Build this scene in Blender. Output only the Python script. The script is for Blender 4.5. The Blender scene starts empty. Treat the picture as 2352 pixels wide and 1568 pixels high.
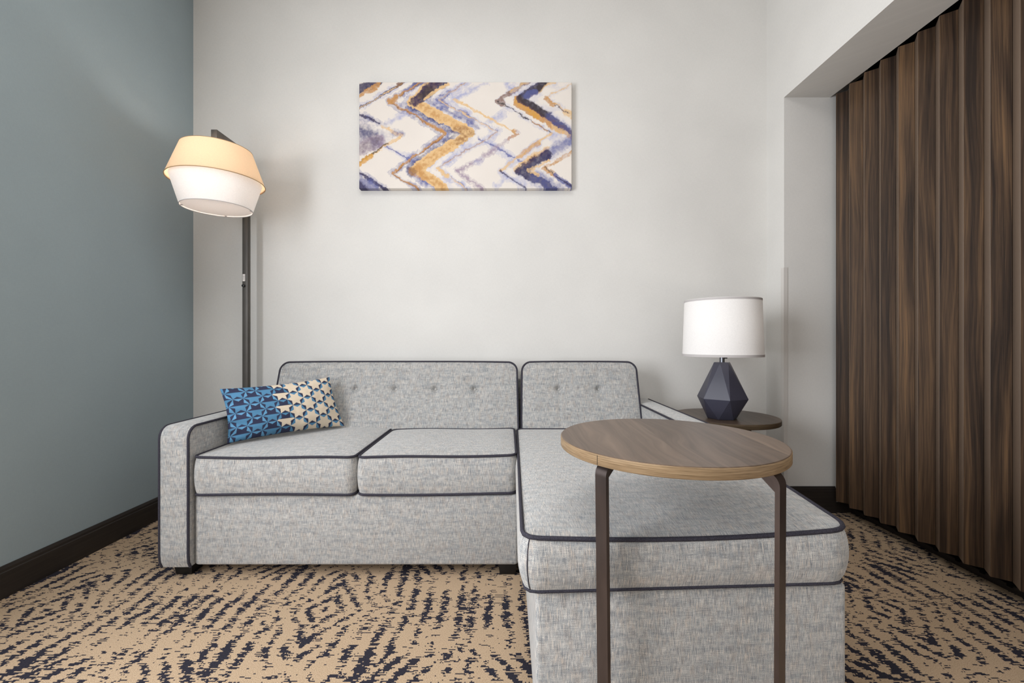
import bpy, bmesh, math, random
import numpy as np
from mathutils import Vector, Matrix

C = bpy.context.scene.collection
SC = bpy.context.scene
PI = math.pi

# ------------------------------------------------------------------ camera, world, lights, exposure
cam = bpy.data.cameras.new('camera'); cam_o = bpy.data.objects.new('camera', cam); C.objects.link(cam_o)
cam_o.location = (0, 0, 0.9); cam_o.rotation_euler = (PI / 2, 0, 0)
cam.sensor_width = 36.0; cam.sensor_fit = 'HORIZONTAL'
cam.lens = 36.0 * 1000.0 / 2352.0
cam.shift_x = 10.0 / 2352.0
cam.clip_start = 0.02; cam.clip_end = 50
SC.camera = cam_o

W = bpy.data.worlds.new('sky'); SC.world = W; W.use_nodes = True
W.node_tree.nodes['Background'].inputs[0].default_value = (0.80, 0.88, 1.0, 1)
W.node_tree.nodes['Background'].inputs[1].default_value = 0.6

def area(name, loc, rot, sx, sy, power, col):
    l = bpy.data.lights.new(name, 'AREA'); l.shape = 'RECTANGLE'; l.size = sx; l.size_y = sy
    l.energy = power; l.color = col
    o = bpy.data.objects.new(name, l); C.objects.link(o); o.location = loc; o.rotation_euler = rot
    return o
# daylight through the window in the left wall (just outside the frame), then two added fill lights
area('window_and_fill_light', (-1.79, 0.05, 1.30), (0, -PI / 2, 0), 1.50, 1.35, 88, (0.975, 0.995, 1.03))
area('window_and_fill_light', (-0.1, -2.52, 1.55), (PI / 2, 0, 0), 2.6, 1.9, 12, (1.0, 1.0, 1.0))  # added fill from behind the camera, set at an invented window
area('ceiling_fill', (-0.3, 0.7, 2.88), (0, 0, 0), 1.2, 1.2, 17, (1.0, 0.99, 0.975))  # added overhead fill to brighten upward faces

SC.view_settings.view_transform = 'Standard'
SC.view_settings.look = 'None'
SC.view_settings.gamma = 1.0
SC.view_settings.use_curve_mapping = False
SC.view_settings.exposure = 0.0
SC.cycles.use_denoising = True
SC.cycles.sample_clamp_indirect = 6.0

# ------------------------------------------------------------------ small helpers
def lin(c):
    c = np.asarray(c, float) / 255.0
    return np.where(c <= 0.04045, c / 12.92, ((c + 0.055) / 1.055) ** 2.4)
def L4(r, g, b):
    v = lin((r, g, b)); return (float(v[0]), float(v[1]), float(v[2]), 1.0)

def box_uv(me):
    n = len(me.loops)
    uv = me.uv_layers.new(name='UVMap')
    co = np.empty(len(me.vertices) * 3); me.vertices.foreach_get('co', co); co = co.reshape(-1, 3)
    li = np.empty(n, dtype=np.int32); me.loops.foreach_get('vertex_index', li)
    pn = np.empty(len(me.polygons) * 3); me.polygons.foreach_get('normal', pn); pn = pn.reshape(-1, 3)
    lt = np.empty(len(me.polygons), dtype=np.int32); me.polygons.foreach_get('loop_total', lt)
    ax = np.repeat(np.argmax(np.abs(pn) * np.array([1, 1, 1.15]), axis=1), lt)
    p = co[li]
    u = np.where(ax == 0, p[:, 1], p[:, 0]); v = np.where(ax == 2, p[:, 1], p[:, 2])
    uv.data.foreach_set('uv', np.stack([u, v], 1).ravel())

def link(name, me, mat, parent=None, smooth=True, angle=40):
    if smooth:
        me.polygons.foreach_set('use_smooth', [True] * len(me.polygons))
        me.set_sharp_from_angle(angle=math.radians(angle))
    if not me.uv_layers: box_uv(me)
    if mat: me.materials.append(mat)
    o = bpy.data.objects.new(name, me); C.objects.link(o)
    if parent is not None: o.parent = parent
    return o

class MB:
    def __init__(s): s.v = []; s.f = []
    def add(s, v, f):
        k = len(s.v); s.v += [tuple(map(float, p)) for p in v]; s.f += [tuple(int(i) + k for i in q) for q in f]; return s
    def box(s, x0, x1, y0, y1, z0, z1):
        v = [(x, y, z) for x in (x0, x1) for y in (y0, y1) for z in (z0, z1)]
        return s.add(v, [(0, 1, 3, 2), (4, 6, 7, 5), (0, 4, 5, 1), (2, 3, 7, 6), (0, 2, 6, 4), (1, 5, 7, 3)])
    def prism(s, poly, z0, z1):
        n = len(poly)
        v = [(x, y, z0) for x, y in poly] + [(x, y, z1) for x, y in poly]
        f = [(i, (i + 1) % n, n + (i + 1) % n, n + i) for i in range(n)] + [tuple(range(n))[::-1], tuple(range(n, 2 * n))]
        return s.add(v, f)
    def extrude(s, prof, axis, a0, a1):
        # prof: list of 2-D points in the plane normal to axis ('x' -> (y,z), 'y' -> (x,z))
        n = len(prof)
        if axis == 'x': mk = lambda p, a: (a, p[0], p[1])
        else: mk = lambda p, a: (p[0], a, p[1])
        v = [mk(p, a0) for p in prof] + [mk(p, a1) for p in prof]
        f = [(i, (i + 1) % n, n + (i + 1) % n, n + i) for i in range(n)] + [tuple(range(n))[::-1], tuple(range(n, 2 * n))]
        return s.add(v, f)
    def tube(s, path, r, closed=False, n=8, caps=True):
        P = [Vector(p) for p in path]; m = len(P)
        T = []
        for i in range(m):
            a = P[(i - 1) % m] if (closed or i > 0) else P[0]
            b = P[(i + 1) % m] if (closed or i < m - 1) else P[-1]
            t = (b - a); T.append(t.normalized() if t.length > 1e-9 else Vector((0, 0, 1)))
        up = Vector((0, 0, 1)) if abs(T[0].z) < 0.9 else Vector((1, 0, 0))
        N = (up - T[0] * up.dot(T[0])).normalized()
        fr = []
        for i in range(m):
            N = (N - T[i] * N.dot(T[i]))
            N = N.normalized() if N.length > 1e-6 else T[i].orthogonal().normalized()
            fr.append((N.copy(), T[i].cross(N)))
        v = []
        for i in range(m):
            for k in range(n):
                a = 2 * PI * k / n
                v.append(P[i] + fr[i][0] * (r * math.cos(a)) + fr[i][1] * (r * math.sin(a)))
        f = []
        for i in range(m if closed else m - 1):
            j = (i + 1) % m
            for k in range(n):
                f.append((i * n + k, i * n + (k + 1) % n, j * n + (k + 1) % n, j * n + k))
        if not closed and caps:
            f += [tuple(range(n))[::-1], tuple(range((m - 1) * n, m * n))]
        return s.add(v, f)
    def lathe(s, prof, cx, cy, n=64, cap0=False, cap1=False):
        v = []; m = len(prof)
        for r, z in prof:
            for k in range(n):
                a = 2 * PI * k / n; v.append((cx + r * math.cos(a), cy + r * math.sin(a), z))
        f = []
        for i in range(m - 1):
            for k in range(n):
                f.append((i * n + k, i * n + (k + 1) % n, (i + 1) * n + (k + 1) % n, (i + 1) * n + k))
        if cap0: f.append(tuple(range(n))[::-1])
        if cap1: f.append(tuple(range((m - 1) * n, m * n)))
        return s.add(v, f)
    def mesh(s, name, off=(0, 0, 0), bevel=0, seg=2):
        me = bpy.data.meshes.new(name)
        v = [(p[0] - off[0], p[1] - off[1], p[2] - off[2]) for p in s.v]
        me.from_pydata(v, [], s.f); me.update()
        bm = bmesh.new(); bm.from_mesh(me)
        bmesh.ops.recalc_face_normals(bm, faces=bm.faces)
        if bevel:
            es = [e for e in bm.edges if len(e.link_faces) == 2 and e.calc_face_angle(0) > 0.5]
            bmesh.ops.bevel(bm, geom=es, offset=bevel, segments=seg, affect='EDGES', profile=0.5)
        bm.to_mesh(me); bm.free(); me.update()
        return me

def thing(name, label, cat, loc, group=None):
    o = bpy.data.objects.new(name, None); C.objects.link(o); o.location = loc
    o.empty_display_size = 0.1
    o['label'] = label; o['category'] = cat
    if group: o['group'] = group
    return o
def struct(name, mb, mat, bevel=0, smooth=False):
    o = link(name, mb.mesh(name, bevel=bevel) if isinstance(mb, MB) else mb, mat, smooth=smooth)
    o['kind'] = 'structure'; return o

# ------------------------------------------------------------------ node expression helper
class S:
    def __init__(s, nt, sock): s.nt = nt; s.k = sock
    def _m(s, op, *a):
        n = s.nt.nodes.new('ShaderNodeMath'); n.operation = op
        for i, x in enumerate((s,) + a):
            if isinstance(x, S): s.nt.links.new(x.k, n.inputs[i])
            else: n.inputs[i].default_value = x
        return S(s.nt, n.outputs[0])
    def __add__(s, o): return s._m('ADD', o)
    __radd__ = __add__
    def __sub__(s, o): return s._m('SUBTRACT', o)
    def __mul__(s, o): return s._m('MULTIPLY', o)
    __rmul__ = __mul__
    def floor(s): return s._m('FLOOR')
    def abs(s): return s._m('ABSOLUTE')
    def sin(s): return s._m('SINE')
    def pingpong(s, k): return s._m('PINGPONG', k)
    def gt(s, t): return s._m('GREATER_THAN', t)
    def mn(s, o): return s._m('MINIMUM', o)
    def mx(s, o): return s._m('MAXIMUM', o)
    def smooth(s, a, b):
        n = s.nt.nodes.new('ShaderNodeMapRange'); n.interpolation_type = 'SMOOTHSTEP'
        s.nt.links.new(s.k, n.inputs['Value']); n.inputs['From Min'].default_value = a; n.inputs['From Max'].default_value = b
        return S(s.nt, n.outputs['Result'])

class Mat:
    def __init__(s, name, rough=0.6, spec=0.3, metal=0.0, col=None):
        s.m = bpy.data.materials.new(name); s.m.use_nodes = True; s.nt = s.m.node_tree
        s.b = s.nt.nodes['Principled BSDF']
        s.b.inputs['Roughness'].default_value = rough; s.b.inputs['Metallic'].default_value = metal
        s.b.inputs['Specular IOR Level'].default_value = spec
        if col: s.b.inputs['Base Color'].default_value = col
    def coord(s, kind='Object'):
        n = s.nt.nodes.new('ShaderNodeTexCoord'); return s.sep(n.outputs[kind])
    def sep(s, sock):
        n = s.nt.nodes.new('ShaderNodeSeparateXYZ'); s.nt.links.new(sock, n.inputs[0])
        return [S(s.nt, n.outputs[i]) for i in range(3)]
    def vec(s, x, y, z):
        n = s.nt.nodes.new('ShaderNodeCombineXYZ')
        for i, v in enumerate((x, y, z)):
            if isinstance(v, S): s.nt.links.new(v.k, n.inputs[i])
            else: n.inputs[i].default_value = v
        return n.outputs[0]
    def noise(s, x, y, z, detail=2, rough=0.5, scale=1.0, dist=0.0):
        n = s.nt.nodes.new('ShaderNodeTexNoise'); s.nt.links.new(s.vec(x, y, z), n.inputs['Vector'])
        n.inputs['Scale'].default_value = scale; n.inputs['Detail'].default_value = detail
        n.inputs['Roughness'].default_value = rough; n.inputs['Distortion'].default_value = dist
        return S(s.nt, n.outputs['Fac'])
    def white(s, x, y, z):
        n = s.nt.nodes.new('ShaderNodeTexWhiteNoise'); s.nt.links.new(s.vec(x, y, z), n.inputs['Vector'])
        return S(s.nt, n.outputs['Value'])
    def ramp(s, fac, stops, interp='LINEAR'):
        n = s.nt.nodes.new('ShaderNodeValToRGB'); n.color_ramp.interpolation = interp
        s.nt.links.new(fac.k, n.inputs[0]); e = n.color_ramp.elements
        while len(e) < len(stops): e.new(0.5)
        for i, (p, c) in enumerate(stops): e[i].position = p; e[i].color = c
        return n.outputs[0]
    def mix(s, fac, a, b, mode='MIX'):
        n = s.nt.nodes.new('ShaderNodeMix'); n.data_type = 'RGBA'; n.blend_type = mode
        if isinstance(fac, S): s.nt.links.new(fac.k, n.inputs[0])
        else: n.inputs[0].default_value = fac
        for i, v in ((6, a), (7, b)):
            if isinstance(v, tuple): n.inputs[i].default_value = v
            else: s.nt.links.new(v, n.inputs[i])
        return n.outputs[2]
    def attr(s, name):
        n = s.nt.nodes.new('ShaderNodeAttribute'); n.attribute_name = name; return n.outputs['Color']
    def rnd(s):
        n = s.nt.nodes.new('ShaderNodeObjectInfo'); return S(s.nt, n.outputs['Random'])
    def color(s, sock): s.nt.links.new(sock, s.b.inputs['Base Color']); return s
    def rough(s, fac): s.nt.links.new(fac.k, s.b.inputs['Roughness']); return s
    def bump(s, h, strength=0.3, dist=0.001):
        n = s.nt.nodes.new('ShaderNodeBump'); n.inputs['Strength'].default_value = strength
        n.inputs['Distance'].default_value = dist
        s.nt.links.new(h.k, n.inputs['Height']); s.nt.links.new(n.outputs[0], s.b.inputs['Normal']); return s

# ------------------------------------------------------------------ materials
def m_wall(name, rgb, amp=0.035):
    M = Mat(name, 0.85, 0.2); x, y, z = M.coord()
    n = M.noise(x * 3, y * 3, z * 3, 3)
    th = M.noise((x + y) * 380, z * 60, 0, 1) * 0.5 + M.noise((x + y) * 60, z * 380, 3, 1) * 0.5
    f = n * 0.5 + th * 0.5
    c = np.array(rgb, float)
    M.color(M.ramp(f, [(0.25, L4(*(c * (1 - amp)))), (0.75, L4(*np.minimum(255, c * (1 + amp))))]))
    M.bump(th, 0.12, 0.0006)
    return M.m
MAT_WALL = m_wall('painted_wall_warm_white', (217, 215, 211))
MAT_BLUE = m_wall('painted_wall_slate_blue', (150, 163, 168), 0.03)
MAT_CEIL = m_wall('ceiling_white', (236, 234, 230))
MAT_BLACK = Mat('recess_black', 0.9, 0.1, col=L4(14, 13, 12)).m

def m_base():
    M = Mat('baseboard_espresso', 0.5, 0.35); x, y, z = M.coord()
    M.color(M.ramp(M.noise(x * 6, y * 6, z * 120, 2), [(0.3, L4(38, 33, 30)), (0.7, L4(48, 42, 38))])); return M.m
MAT_BASE = m_base()

def m_carpet():
    M = Mat('carpet_tan_navy_pattern', 0.95, 0.1); x, y, z = M.coord()
    row = (y * 270).floor()
    jit = M.white(row, 3.0, 1.0)
    qx = (x * 300 + jit * 1.0).floor() * (1 / 300.)
    qy = row * (1 / 270.)
    w1 = M.noise(qx * 3.0, qy * 3.0, 0.5, 2) - 0.5
    w2 = M.noise(qx * 9.0, qy * 9.0, 4.5, 2) - 0.5
    xs = (qx + 0.14 + w1 * 0.03).pingpong(0.47) + w2 * 0.008
    ys = (qy - 1.46 + 1.68 + w1 * 0.03).pingpong(0.42) + w2 * 0.008
    d = xs * 0.95 + ys * 0.85
    e = xs * 1.05 - ys * 0.72
    ld = (d * (2 * PI / 0.060)).sin()
    le = (e * (2 * PI / 0.060)).sin()
    lv = (xs * (2 * PI / 0.058) - ys * 9.0).sin()
    band = (M.noise(xs * 3.4, ys * 3.4, 7.0, 1)).smooth(0.53, 0.58)
    band2 = (M.noise(xs * 3.0, ys * 3.6, 17.0, 1)).smooth(0.50, 0.56)
    line = ld * band + le * (band * -1 + 1)
    line = line * (band2 * -1 + 1) + lv * band2
    amp = M.noise(xs * 5.0, ys * 7.0, 29.0, 2).smooth(0.30, 0.62)
    iso = M.noise(qx * 38, qy * 50, 2.0, 3, 0.65) - 0.5
    dash = M.noise(qx * 34, row * 7.31, 0.0, 2, 0.6) - 0.5
    low = M.noise(xs * 4.6, ys * 5.6, 23.0, 2, 0.55) - 0.5
    v = line * (amp * 0.13 + 0.05) + iso * 0.95 + dash * 1.15 + low * 0.7
    thin = M.noise(qx * 15, row * 5.31, 3.0, 1, 0.5) + low * 0.25
    mask = v.gt(0.068).mx(thin.gt(0.71))
    tuft = M.noise(x * 420, y * 420, 0, 2, 0.7)
    tan = M.ramp(tuft, [(0.25, L4(150, 126, 101)), (0.55, L4(192, 167, 139)), (0.8, L4(214, 191, 163))])
    navy = M.ramp(tuft, [(0.3, L4(32, 31, 38)), (0.75, L4(64, 62, 73))])
    M.color(M.mix(mask, tan, navy)); M.bump(tuft, 0.6, 0.004)
    return M.m
MAT_CARPET = m_carpet()

def m_fabric():
    M = Mat('grey_tweed_fabric', 0.92, 0.15); u, v, _ = M.coord('UV')
    r = M.rnd() * 40
    u = u + r
    warp = M.noise(u * 900, v * 46, 1.0, 2, 0.6)
    weft = M.noise(u * 40, v * 800, 5.0, 2, 0.6)
    fine = M.noise(u * 760, v * 760, 9.0, 1, 0.6)
    tone = M.noise(u * 16, v * 80, 12.0, 3, 0.6)
    tone2 = M.noise(u * 60, v * 22, 21.0, 3, 0.6)
    f = warp * 0.42 + weft * 0.26 + fine * 0.32
    base = M.ramp(f, [(0.32, L4(86, 90, 94)), (0.45, L4(144, 145, 146)), (0.55, L4(188, 186, 182)), (0.67, L4(236, 231, 222))])
    c = M.mix((tone).smooth(0.42, 0.64) * 0.34, base, L4(160, 180, 196), 'MULTIPLY')
    warm = M.noise(u * 880, v * 28, 31.0, 1, 0.5).smooth(0.60, 0.70) * 0.8
    c = M.mix(warm, c, L4(214, 201, 186))
    cool = M.noise(u * 820, v * 26, 41.0, 1, 0.5).smooth(0.60, 0.70) * 0.72
    c = M.mix(cool, c, L4(94, 102, 112))
    c = M.mix(tone2.smooth(0.46, 0.66) * 0.28, c, L4(232, 212, 196), 'MULTIPLY')
    M.color(c); M.bump(f, 0.5, 0.0012)
    M.b.inputs['Sheen Weight'].default_value = 0.4
    return M.m
MAT_FAB = m_fabric()

def m_piping():
    M = Mat('navy_piping', 0.8, 0.2); x, y, z = M.coord()
    M.color(M.ramp(M.noise(x * 500, y * 500, z * 500, 1), [(0.3, L4(40, 39, 46)), (0.7, L4(66, 64, 74))])); return M.m
MAT_PIPE = m_piping()

def m_wood_slat():
    M = Mat('walnut_slats', 0.5, 0.25); x, y, z = M.coord()
    r = M.rnd() * 37
    s = (x * 0.77 - y * 0.64)
    wob = M.noise(s * 5, z * 0.9, r, 2, 0.5) - 0.5
    g = M.noise(s * 46 + wob * 3.5, z * 0.6, r + 5, 6, 0.72)
    cath = ((s * 16 + wob * 7 + M.noise(s * 2, z * 0.6, r + 9, 1) * 6) * 3.2).sin() * 0.5 + 0.5
    patch = M.noise(s * 6, z * 0.5, r + 14, 1).smooth(0.5, 0.64)
    pore = M.noise(s * 420, z * 7, r + 2, 1)
    f = g * 0.78 + cath * patch * 0.10 + pore * 0.14 + (r * 13.7).sin() * 0.03
    M.color(M.ramp(f, [(0.36, L4(36, 24, 15)), (0.46, L4(63, 46, 32)), (0.54, L4(86, 65, 46)), (0.66, L4(118, 89, 60))]))
    M.bump(pore, 0.08, 0.0005)
    return M.m
MAT_SLAT = m_wood_slat()
MAT_SLATEDGE = Mat('walnut_edge_band', 0.4, 0.4, col=L4(116, 99, 85)).m

def m_tabletop(dark=1.0, name='walnut_tabletop'):
    M = Mat(name, 0.38, 0.4); x, y, z = M.coord()
    strip = (x * 9.5 + M.noise(x * 2, y * 2, 0, 1) * 0.4).floor()
    wob = M.noise(x * 7, y * 2.2, strip * 3.1, 2) - 0.5
    g = M.noise(x * 60 + wob * 9, y * 2.4, strip * 1.7, 4, 0.6)
    tone = M.white(strip, 2.0, 5.0)
    f = g * 0.75 + tone * 0.25
    D = lambda r, g_, b: L4(r * dark, g_ * dark, b * dark)
    M.color(M.ramp(f, [(0.28, D(72, 57, 46)), (0.5, D(94, 77, 64)), (0.75, D(120, 100, 84))]))
    return M.m
MAT_TOP = m_tabletop()
MAT_TOP2 = m_tabletop(0.82, 'dark_walnut_tabletop')
def m_edge(dark=1.0, name='oak_edge_band'):
    M = Mat(name, 0.5, 0.3); x, y, z = M.coord()
    g = M.noise((x - y) * 6, (x + y) * 6, z * 420, 3, 0.6)
    h = M.noise((x - y) * 22, (x + y) * 22, z * 1300, 2, 0.6)
    f = g * 0.6 + h * 0.4
    D = lambda r, g_, b: L4(r * dark, g_ * dark, b * dark)
    M.color(M.ramp(f, [(0.34, D(104, 84, 60)), (0.5, D(142, 119, 91)), (0.68, D(168, 145, 114))])); return M.m
MAT_EDGE = m_edge()
MAT_EDGE2 = m_edge(0.6, 'dark_oak_edge_band')

def m_metal(name, rgb, rough=0.30, metal=0.8):
    M = Mat(name, rough, 0.4, metal); x, y, z = M.coord()
    c = np.array(rgb, float)
    M.color(M.ramp(M.noise(x * 30, y * 30, z * 8, 3), [(0.3, L4(*(c * 0.92))), (0.7, L4(*(c * 1.06)))])); return M.m
MAT_LEG = m_metal('bronze_steel', (90, 80, 77))
MAT_POLE = m_metal('dark_bronze_pole', (88, 84, 80), 0.42, 0.35)
MAT_FOOT = Mat('black_stained_foot', 0.5, 0.3, col=L4(22, 20, 19)).m
MAT_CHROME = m_metal('dark_chrome', (110, 112, 118), 0.2, 0.9)
MAT_KNOB = Mat('black_plastic', 0.4, 0.4, col=L4(24, 23, 23)).m
MAT_LAMP = Mat('matte_navy_ceramic', 0.42, 0.5, col=L4(60, 60, 74)).m

def m_shade(name, rgb, trans):
    m = bpy.data.materials.new(name); m.use_nodes = True; nt = m.node_tree; nt.nodes.clear()
    out = nt.nodes.new('ShaderNodeOutputMaterial'); mx = nt.nodes.new('ShaderNodeMixShader')
    d = nt.nodes.new('ShaderNodeBsdfDiffuse'); t = nt.nodes.new('ShaderNodeBsdfTranslucent')
    tc = nt.nodes.new('ShaderNodeTexCoord'); n = nt.nodes.new('ShaderNodeTexNoise'); n.inputs['Scale'].default_value = 260
    nt.links.new(tc.outputs['Object'], n.inputs['Vector'])
    r = nt.nodes.new('ShaderNodeValToRGB'); nt.links.new(n.outputs['Fac'], r.inputs[0])
    c = np.array(rgb, float)
    r.color_ramp.elements[0].position = 0.3; r.color_ramp.elements[0].color = L4(*(c * 0.97))
    r.color_ramp.elements[1].position = 0.7; r.color_ramp.elements[1].color = L4(*c)
    nt.links.new(r.outputs[0], d.inputs[0]); nt.links.new(r.outputs[0], t.inputs[0])
    mx.inputs[0].default_value = trans
    nt.links.new(d.outputs[0], mx.inputs[1]); nt.links.new(t.outputs[0], mx.inputs[2])
    nt.links.new(mx.outputs[0], out.inputs[0]); return m
MAT_SH_W = m_shade('white_linen_shade', (247, 244, 242), 0.16)
MAT_SH_T = m_shade('tan_linen_shade', (242, 210, 174), 0.15)
MAT_DIFF = m_shade('white_acrylic_diffuser', (247, 243, 242), 0.20)
MAT_RIM = Mat('shade_trim_grey', 0.8, 0.1, col=L4(188, 183, 182)).m
MAT_RIM_T = Mat('shade_trim_tan', 0.8, 0.1, col=L4(176, 146, 110)).m

def m_attr(name, attr, rough=0.85, weave=0.10, scale=900):
    M = Mat(name, rough, 0.2); x, y, z = M.coord()
    n = M.noise(x * scale, y * scale, z * scale, 1)
    M.color(M.mix(weave, M.attr(attr), M.ramp(n, [(0.3, L4(120, 120, 120)), (0.7, L4(255, 255, 255))]), 'MULTIPLY'))
    M.bump(n, 0.2, 0.0005)
    return M.m
MAT_PIL = m_attr('star_print_cotton', 'print', 0.9, 0.12)
MAT_ART = m_attr('canvas_print', 'print', 0.7, 0.06, 700)

# ------------------------------------------------------------------ the room
YB = 2.459; XL = -1.7755; CEIL = 2.92; YF = -2.6
XC0, XC1, YJ = 1.461, 1.457, 2.295      # side wall at the back corner and at the opening's edge; jamb distance
SOF = 2.186; XS = 1.700                 # soffit height, slat line
fl = MB(); fl.box(XL - 0.1, 2.1, YF - 0.1, YB + 0.1, -0.05, 0.0); struct('floor', fl, MAT_CARPET)
ce = MB(); ce.box(XL - 0.1, 2.1, YF - 0.1, YB + 0.1, CEIL, CEIL + 0.06); struct('ceiling', ce, MAT_CEIL)
wb = MB(); wb.box(XL - 0.1, 2.1, YB, YB + 0.08, 0, CEIL); struct('wall_back', wb, MAT_WALL)
# left wall with a window opening in front of the picture's edge
wy0, wy1, wz0, wz1 = -0.65, 0.75, 0.52, 2.08
wl = MB()
wl.box(XL - 0.1, XL, YF, wy0, 0, CEIL); wl.box(XL - 0.1, XL, wy1, YB, 0, CEIL)
wl.box(XL - 0.1, XL, wy0, wy1, 0, wz0); wl.box(XL - 0.1, XL, wy0, wy1, wz1, CEIL)
struct('wall_left', wl, MAT_BLUE)
MAT_FRAME = Mat('white_window_frame', 0.4, 0.4, col=L4(232, 231, 228)).m
wf = MB()
for a, b in ((wy0, wy0 + 0.03), (wy1 - 0.03, wy1)): wf.box(XL - 0.1, XL - 0.05, a, b, wz0, wz1)
for a, b in ((wz0, wz0 + 0.03), (wz1 - 0.03, wz1)): wf.box(XL - 0.1, XL - 0.05, wy0 + 0.03, wy1 - 0.03, a, b)
struct('window_1', wf, MAT_FRAME)
# wall behind the camera with an unseen window added for the fill light
fx0, fx1, fz0, fz1 = -1.45, 1.25, 0.55, 2.55
wr = MB()
wr.box(XL - 0.1, fx0, YF - 0.1, YF, 0, CEIL); wr.box(fx1, 2.1, YF - 0.1, YF, 0, CEIL)
wr.box(fx0, fx1, YF - 0.1, YF, 0, fz0); wr.box(fx0, fx1, YF - 0.1, YF, fz1, CEIL)
struct('wall_front', wr, MAT_WALL)
wf = MB()
for a, b in ((fx0, fx0 + 0.04), (-0.12, -0.08), (fx1 - 0.04, fx1)): wf.box(a, b, YF - 0.1, YF - 0.05, fz0, fz1)
for a, b in ((fz0, fz0 + 0.04), (fz1 - 0.04, fz1)): wf.box(fx0 + 0.04, fx1 - 0.04, YF - 0.1, YF - 0.05, a, b)
struct('fill_window', wf, MAT_FRAME)
# right wall: corner pier with jamb, bulkhead over the opening, near pier
YO = 0.62
wr = MB()
wr.prism([(XC0, YB), (XC1, YJ), (2.0, YJ), (2.0, YB)], 0, CEIL)
wr.prism([(XC1, YJ), (XC1, YO), (XS, YO), (XS, YJ)], SOF, CEIL)
wr.prism([(XC1, YO), (XC1, YF), (2.0, YF), (2.0, YO)], 0, CEIL)
struct('wall_right', wr, MAT_WALL)
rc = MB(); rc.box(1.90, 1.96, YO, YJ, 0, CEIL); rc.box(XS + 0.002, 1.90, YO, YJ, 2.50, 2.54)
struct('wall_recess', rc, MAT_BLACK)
def baseboard(name, prof_dir, a0, a1, h=0.112, t=0.012):
    mb = MB()
    p = [(0, 0), (t, 0), (t, h - 0.022), (t - 0.003, h - 0.019), (t - 0.003, h - 0.010), (t - 0.008, h), (0, h)]
    if prof_dir == 'left': mb.extrude([(XL + q[0], q[1]) for q in p], 'y', a0, a1)
    elif prof_dir == 'back': mb.extrude([(YB - q[0], q[1]) for q in p], 'x', a0, a1)
    else:
        mb.extrude([(YJ - q[0], q[1]) for q in p], 'x', a0, a1)
        mb.box(a1, 1.895, YJ - 0.004, YJ, 0, 0.055)
    return struct(name, mb, MAT_BASE)
baseboard('baseboard_left', 'left', YF, YB)
baseboard('baseboard_back', 'back', XL, XC0)
baseboard('baseboard_right', 'jamb', XC1 - 0.004, 1.724, h=0.138)
# clear plastic guard over the corner of the opening
g = MB()
g.prism([(XC1 - 0.003, YJ + 0.022), (XC1 - 0.003, YJ - 0.003), (XC1 + 0.017, YJ - 0.003), (XC1 + 0.017, YJ), (XC1, YJ), (XC1 - 0.0005, YJ + 0.022)], 0.139, 1.29)
struct('trim_1', g, Mat('corner_guard_plastic', 0.35, 0.5, col=L4(208, 204, 199)).m)

# ------------------------------------------------------------------ wood slat partition in the opening
part = thing('slat_partition', 'dark walnut folding partition of zigzag vertical slats filling the opening on the right', 'partition', (XS, 1.45, 0))
ox, oy = XS, 1.45
YS0 = 2.2546; PITCH = 0.0902; DX, DY = 0.0394, 0.0571
for k in range(18):
    yc = YS0 - k * PITCH                  # leading corner farther from the camera
    yn = yc - PITCH
    # broad face runs from the leading corner (XS,yc) to the valley (XS+DX, yn+DY); the return goes to (XS, yn)
    b = MB()
    b.prism([(XS, yc), (XS + DX, yn + DY), (XS + DX + 0.010, yn + DY + 0.012), (XS + 0.010, yc + 0.012)], 0.072, SOF - 0.004)
    s = link('slat', b.mesh('slat', (ox, oy, 0), bevel=0.0008, seg=1), MAT_SLAT, part, smooth=False)
    e = MB()
    e.prism([(XS, yn + 0.0012), (XS + DX - 0.0005, yn + DY - 0.0006), (XS + DX + 0.0085, yn + DY - 0.007), (XS + 0.0085, yn - 0.0055)], 0.072, SOF - 0.004)
    link('edge_strip', e.mesh('edge_strip', (ox, oy, 0), bevel=0.0012, seg=2), MAT_SLATEDGE, s, smooth=True)
t = MB(); t.box(1.806, 1.895, YO + 0.01, YJ - 0.005, 0.0, 0.026)
link('bottom_track', t.mesh('bottom_track', (ox, oy, 0), bevel=0.003), MAT_BASE, part)
t = MB(); t.box(1.80, 1.88, YO + 0.01, YJ - 0.005, SOF + 0.03, SOF + 0.06)
link('top_track', t.mesh('top_track', (ox, oy, 0)), MAT_BLACK, part)
t = MB()
for k in range(18):
    yy = YS0 - k * PITCH - 0.06
    t.box(1.80, 1.815, yy - 0.008, yy + 0.008, 0.02, SOF + 0.035)
link('hanger_rail', t.mesh('hanger_rail', (ox, oy, 0)), MAT_BLACK, part)

# ------------------------------------------------------------------ cushions
def rounded_rect_pt(x, y, a, b, r):
    qx = np.clip(x, -(a - r), a - r); qy = np.clip(y, -(b - r), b - r)
    dx, dy = x - qx, y - qy
    L = np.hypot(dx, dy); m = np.maximum(np.abs(dx), np.abs(dy))
    s = np.where(L > 1e-9, m / np.maximum(L, 1e-9), 1.0)
    return qx + dx * s, qy + dy * s

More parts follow.
